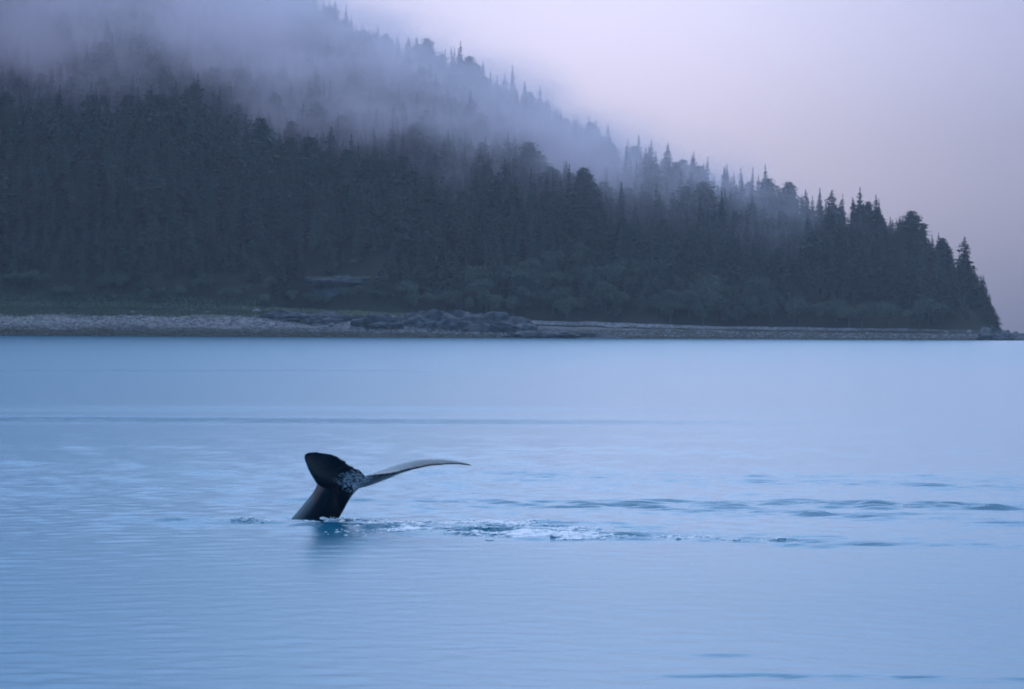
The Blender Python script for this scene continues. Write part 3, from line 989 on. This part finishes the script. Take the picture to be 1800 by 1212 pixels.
# tail stock: (centre x, centre y in the enlargement, depth, half depth back-to-belly, half width)
PED = [((110, 1050, .85), .78, .56), ((250, 860, .66), .64, .46), ((347, 700, .48), .53, .36), ((415, 585, .30), .47, .30), ((455, 505, .10), .49, .28),
       ((495, 448, -.06), .47, .29), ((556, 402, -.24), .36, .33), ((640, 370, -.45), .20, .30), ((700, 350, -.66), .05, .16)]
PC = catmull([zp(*p[0]) for p in PED], 60)
PA = catmull([[p[1], p[2]] for p in PED], 60)
ptg = np.gradient(PC, axis=0)
lat = np.array([.77, .63, -.05]); lat /= np.linalg.norm(lat)       # across the whale, along the fluke span
NP_ = 36
i0 = len(wv)
for i in range(60):
    t = ptg[i] / np.linalg.norm(ptg[i])
    l = lat - t * lat.dot(t); l /= np.linalg.norm(l)
    dv = np.cross(t, l)
    for j in range(NP_):
        a = j * 2 * math.pi / NP_
        ca, sa = math.cos(a), math.sin(a)
        keel = 1 + .10 * abs(ca) ** 6                              # ridged back and belly
        wv.append(PC[i] + dv * PA[i, 0] * ca * keel + l * PA[i, 1] * sa * (1 - .18 * abs(ca)))
for i in range(59):
    for j in range(NP_):
        wf.append((i0 + i * NP_ + j, i0 + i * NP_ + (j + 1) % NP_, i0 + (i + 1) * NP_ + (j + 1) % NP_, i0 + (i + 1) * NP_ + j))
caps2 = [tuple(i0 + j for j in range(NP_ - 1, -1, -1)), tuple(i0 + 59 * NP_ + j for j in range(NP_))]
raw = mesh_np('whale_raw', np.array(wv), [np.array(wf), np.array(caps), np.array(caps2)])
bmw = bmesh.new(); bmw.from_mesh(raw)
bmesh.ops.recalc_face_normals(bmw, faces=bmw.faces)
bmw.to_mesh(raw); bmw.free()
tmp = bpy.data.objects.new('whale_raw', raw)
COL.objects.link(tmp)
rm = tmp.modifiers.new('remesh', 'REMESH'); rm.mode = 'VOXEL'; rm.voxel_size = .016
sm = tmp.modifiers.new('smooth', 'SMOOTH'); sm.factor = .5; sm.iterations = 16
bpy.context.view_layer.update()
ev = tmp.evaluated_get(bpy.context.evaluated_depsgraph_get())
whm = bpy.data.meshes.new_from_object(ev)
whm.name = 'humpback_whale'
bpy.data.objects.remove(tmp)
smooth(whm)
org = Vector((WX, WY, 0))
whm.transform(Matrix.Translation(-org))
whm.materials.clear()

def whale_material():
    m = bpy.data.materials.new('wet_whale_skin')
    m.use_nodes = True
    nt = m.node_tree
    b = nt.nodes['Principled BSDF']
    b.inputs['Roughness'].default_value = .30
    b.inputs['Specular IOR Level'].default_value = .2
    tc = nt.nodes.new('ShaderNodeTexCoord')
    ctr = zp(655, 372, -.75) - np.array(org)
    sb = N(nt.nodes, 'ShaderNodeVectorMath', operation='DISTANCE')
    nt.links.new(tc.outputs['Object'], sb.inputs[0]); sb.inputs[1].default_value = tuple(ctr)
    n1 = N(nt.nodes, 'ShaderNodeTexNoise', i_Scale=3.0, i_Detail=3.0)
    nt.links.new(tc.outputs['Object'], n1.inputs['Vector'])
    ds = N(nt.nodes, 'ShaderNodeMath', operation='MULTIPLY_ADD', i_1=.5)
    nt.links.new(n1.outputs[0], ds.inputs[0]); nt.links.new(sb.outputs['Value'], ds.inputs[2])
    mk = N(nt.nodes, 'ShaderNodeMapRange', interpolation_type='SMOOTHSTEP')
    for q, v in zip((1, 2, 3, 4), (.45, 1.05, 1.0, 0.0)):
        mk.inputs[q].default_value = v
    nt.links.new(ds.outputs[0], mk.inputs[0])
    n2 = N(nt.nodes, 'ShaderNodeTexNoise', i_Scale=15.0, i_Detail=8.0, i_Roughness=.78)
    nt.links.new(tc.outputs['Object'], n2.inputs['Vector'])
    th = N(nt.nodes, 'ShaderNodeMapRange')
    for q, v in zip((1, 2, 3, 4), (.525, .555, 0.0, 1.0)):
        th.inputs[q].default_value = v
    ad = N(nt.nodes, 'ShaderNodeMath', operation='MULTIPLY_ADD', i_1=.24)
    nt.links.new(mk.outputs[0], ad.inputs[0]); nt.links.new(n2.outputs[0], ad.inputs[2])
    sb2 = N(nt.nodes, 'ShaderNodeMath', operation='SUBTRACT', i_1=.19)
    nt.links.new(ad.outputs[0], sb2.inputs[0])
    nt.links.new(sb2.outputs[0], th.inputs[0])
    fc = N(nt.nodes, 'ShaderNodeMath', operation='MULTIPLY', i_0=1.0)
    nt.links.new(th.outputs[0], fc.inputs[1])
    mx = N(nt.nodes, 'ShaderNodeMix', data_type='RGBA')
    mx.inputs[6].default_value = (.006, .010, .017, 1)
    mx.inputs[7].default_value = (.55, .58, .62, 1)
    nt.links.new(fc.outputs[0], mx.inputs[0])
    nt.links.new(mx.outputs[2], b.inputs['Base Color'])
    n3 = N(nt.nodes, 'ShaderNodeTexNoise', i_Scale=9.0, i_Detail=5.0)
    nt.links.new(tc.outputs['Object'], n3.inputs['Vector'])
    bp = N(nt.nodes, 'ShaderNodeBump', i_Strength=.25, i_Distance=.03)
    nt.links.new(n3.outputs[0], bp.inputs['Height'])
    nt.links.new(bp.outputs[0], b.inputs['Normal'])
    return m

wh = add('humpback_whale', whm, whale_material(), label='dark humpback whale diving with its tail flukes raised out of the water', category='whale')
wh.location = org

# ------------------------------------------------------------------ foam
fr = np.random.default_rng(9)
FO = [  # px, py, spread along, spread in depth, count, size range
    (655, 921, 22, 3.5, 90, .02, .09), (700, 921, 34, 3, 130, .02, .10), (722, 931, 14, 2.2, 120, .03, .12), (690, 932, 26, 2, 60, .02, .06),
    (845, 919, 40, 2.5, 110, .02, .09), (905, 922, 30, 3, 80, .02, .07), (830, 938, 26, 2.5, 80, .02, .08), (930, 942, 30, 2, 220, .03, .16),
    (1015, 946, 28, 1.8, 190, .03, .15), (990, 931, 40, 2, 70, .02, .07), (1120, 945, 40, 1.5, 50, .02, .07), (1210, 946, 30, 1.2, 50, .02, .07),
    (586, 917, 8, 1.2, 60, .012, .045), (535, 919, 14, .8, 40, .015, .05), (880, 932, 110, 7, 120, .015, .05), (440, 918, 30, .8, 30, .015, .04), (610, 935, 30, 8, 20, .01, .03),
    (555, 918, 24, .5, 60, .02, .06), (1330, 950, 50, 1.2, 40, .015, .05), (760, 920, 60, 2.5, 60, .015, .06)]
fx, fy, fs = [], [], []
for px, py, sx, sy, n, s0, s1 in FO:
    for k in range(int(n * 1.8)):
        g = gp(px + fr.normal(0, sx * .7), py + fr.normal(0, sy * .7))
        fx.append(g[0]); fy.append(g[1]); fs.append(.72 * s0 * (s1 / s0) ** (fr.random() ** 1.8))
fx, fy, fs = np.array(fx), np.array(fy), np.array(fs)
fz = wave_h(fx, fy)
near_tail = np.hypot(fx - gp(587, 914)[0], (fy - gp(587, 914)[1]) * .5) < .45
fz = fz + near_tail * np.abs(fr.normal(0, .045, len(fz)))            # spray thrown up where the tail goes in
bm = bmesh.new(); bmesh.ops.create_icosphere(bm, subdivisions=2, radius=1)
bv = np.array([v.co[:] for v in bm.verts]); bf = np.array([[v.index for v in f.verts] for f in bm.faces]); bm.free()
n = len(fx)
V = bv[None] * (1 + fr.normal(0, .22, (n, len(bv), 1))) * fs[:, None, None] * np.stack([fr.uniform(1.2, 2.6, n), fr.uniform(.8, 1.6, n), fr.uniform(.35, .75, n)], 1)[:, None]
V[..., 0] += fx[:, None]; V[..., 1] += fy[:, None]; V[..., 2] += fz[:, None]
F = bf[None] + (np.arange(n) * len(bv))[:, None, None]
add('foam', smooth(mesh_np('foam', V.reshape(-1, 3), [F.reshape(-1, 3)])), M_FOAM, kind='stuff', label='white foam churned up along the wake of the whale')

# ------------------------------------------------------------------ air: even haze, and mist drifting over the slope
def box(name, x0, x1, y0, y1, z0, z1):
    v = [(x, y, z) for z in (z0, z1) for y in (y0, y1) for x in (x0, x1)]
    f = [(0, 2, 3, 1), (4, 5, 7, 6), (0, 1, 5, 4), (2, 6, 7, 3), (0, 4, 6, 2), (1, 3, 7, 5)]
    return mesh_np(name, np.array(v), [np.array(f)])

hz = bpy.data.materials.new('haze')
hz.use_nodes = True
hz.node_tree.nodes.clear()
ho = hz.node_tree.nodes.new('ShaderNodeOutputMaterial')
hv = hz.node_tree.nodes.new('ShaderNodeVolumePrincipled')
hv.inputs['Color'].default_value = (.92, .92, .97, 1)
hv.inputs['Density'].default_value = .00007
hv.inputs['Anisotropy'].default_value = .75
hz.node_tree.links.new(hv.outputs[0], ho.inputs['Volume'])
add('haze', box('haze', -4400, 4400, -4400, 4400, -7.5, 420), hz, kind='stuff', label='thin evening haze over the sea and the shore')

mt = bpy.data.materials.new('mist')
mt.use_nodes = True
nt = mt.node_tree
nt.nodes.clear()
mo = nt.nodes.new('ShaderNodeOutputMaterial')
mv = nt.nodes.new('ShaderNodeVolumePrincipled')
mv.inputs['Color'].default_value = (1.0, .90, .95, 1)
mv.inputs['Anisotropy'].default_value = .72
nt.links.new(mv.outputs[0], mo.inputs['Volume'])
tc = nt.nodes.new('ShaderNodeTexCoord')
sp = nt.nodes.new('ShaderNodeSeparateXYZ')
nt.links.new(tc.outputs['Object'], sp.inputs[0])

def mrange(src, a, b, c, d):
    n = N(nt.nodes, 'ShaderNodeMapRange', interpolation_type='SMOOTHSTEP')
    for q, v in zip((1, 2, 3, 4), (a, b, c, d)):
        n.inputs[q].default_value = v
    nt.links.new(src, n.inputs[0])
    return n.outputs[0]

def mul(a, b):
    n = N(nt.nodes, 'ShaderNodeMath', operation='MULTIPLY')
    nt.links.new(a, n.inputs[0])
    if isinstance(b, float):
        n.inputs[1].default_value = b
    else:
        nt.links.new(b, n.inputs[1])
    return n.outputs[0]

mp = N(nt.nodes, 'ShaderNodeMapping')
mp.inputs['Scale'].default_value = (1 / 52, 1 / 110, 1 / 34)
mp.inputs['Rotation'].default_value = (0, math.radians(25), 0)
nt.links.new(tc.outputs['Object'], mp.inputs['Vector'])
nz = N(nt.nodes, 'ShaderNodeTexNoise', i_Scale=1.0, i_Detail=4.0, i_Roughness=.6)
nt.links.new(mp.outputs[0], nz.inputs['Vector'])
# the cloud base sinks towards the headland: height above a sloping base
hb_ = N(nt.nodes, 'ShaderNodeMath', operation='MULTIPLY_ADD', i_1=.16)
nt.links.new(sp.outputs[0], hb_.inputs[0]); nt.links.new(sp.outputs[2], hb_.inputs[2])
den = mul(mrange(nz.outputs[0], .42, .65, .18, 1.0), mrange(hb_.outputs[0], 30.0, 115.0, 0.0, 1.0))
yp_ = N(nt.nodes, 'ShaderNodeMath', operation='MULTIPLY_ADD', i_1=.25)
nt.links.new(sp.outputs[0], yp_.inputs[0]); nt.links.new(sp.outputs[1], yp_.inputs[2])
den = mul(den, mrange(yp_.outputs[0], 1606.0, 1690.0, 0.0, 1.0))
den = mul(den, mrange(sp.outputs[1], 2295.0, 2150.0, 0.0, 1.0))
den = mul(den, mrange(sp.outputs[0], 229.0, 110.0, 0.0, 1.0))
den = mul(den, mrange(sp.outputs[0], -428.0, -350.0, 0.0, 1.0))
tp_ = N(nt.nodes, 'ShaderNodeMath', operation='MULTIPLY_ADD', i_1=.45)      # it hugs the slope and thins out above the crest
nt.links.new(sp.outputs[0], tp_.inputs[0]); nt.links.new(sp.outputs[2], tp_.inputs[2])
den = mul(den, mrange(tp_.outputs[0], 152.0, 108.0, 0.0, 1.0))
den = mul(den, mrange(sp.outputs[2], 298.0, 250.0, 0.0, 1.0))
nt.links.new(mul(den, .0195), mv.inputs['Density'])
add('mist', box('mist', -430, 230, 1545, 2300, 25, 300), mt, kind='stuff', label='pale mist drifting through the trees on the upper slope')
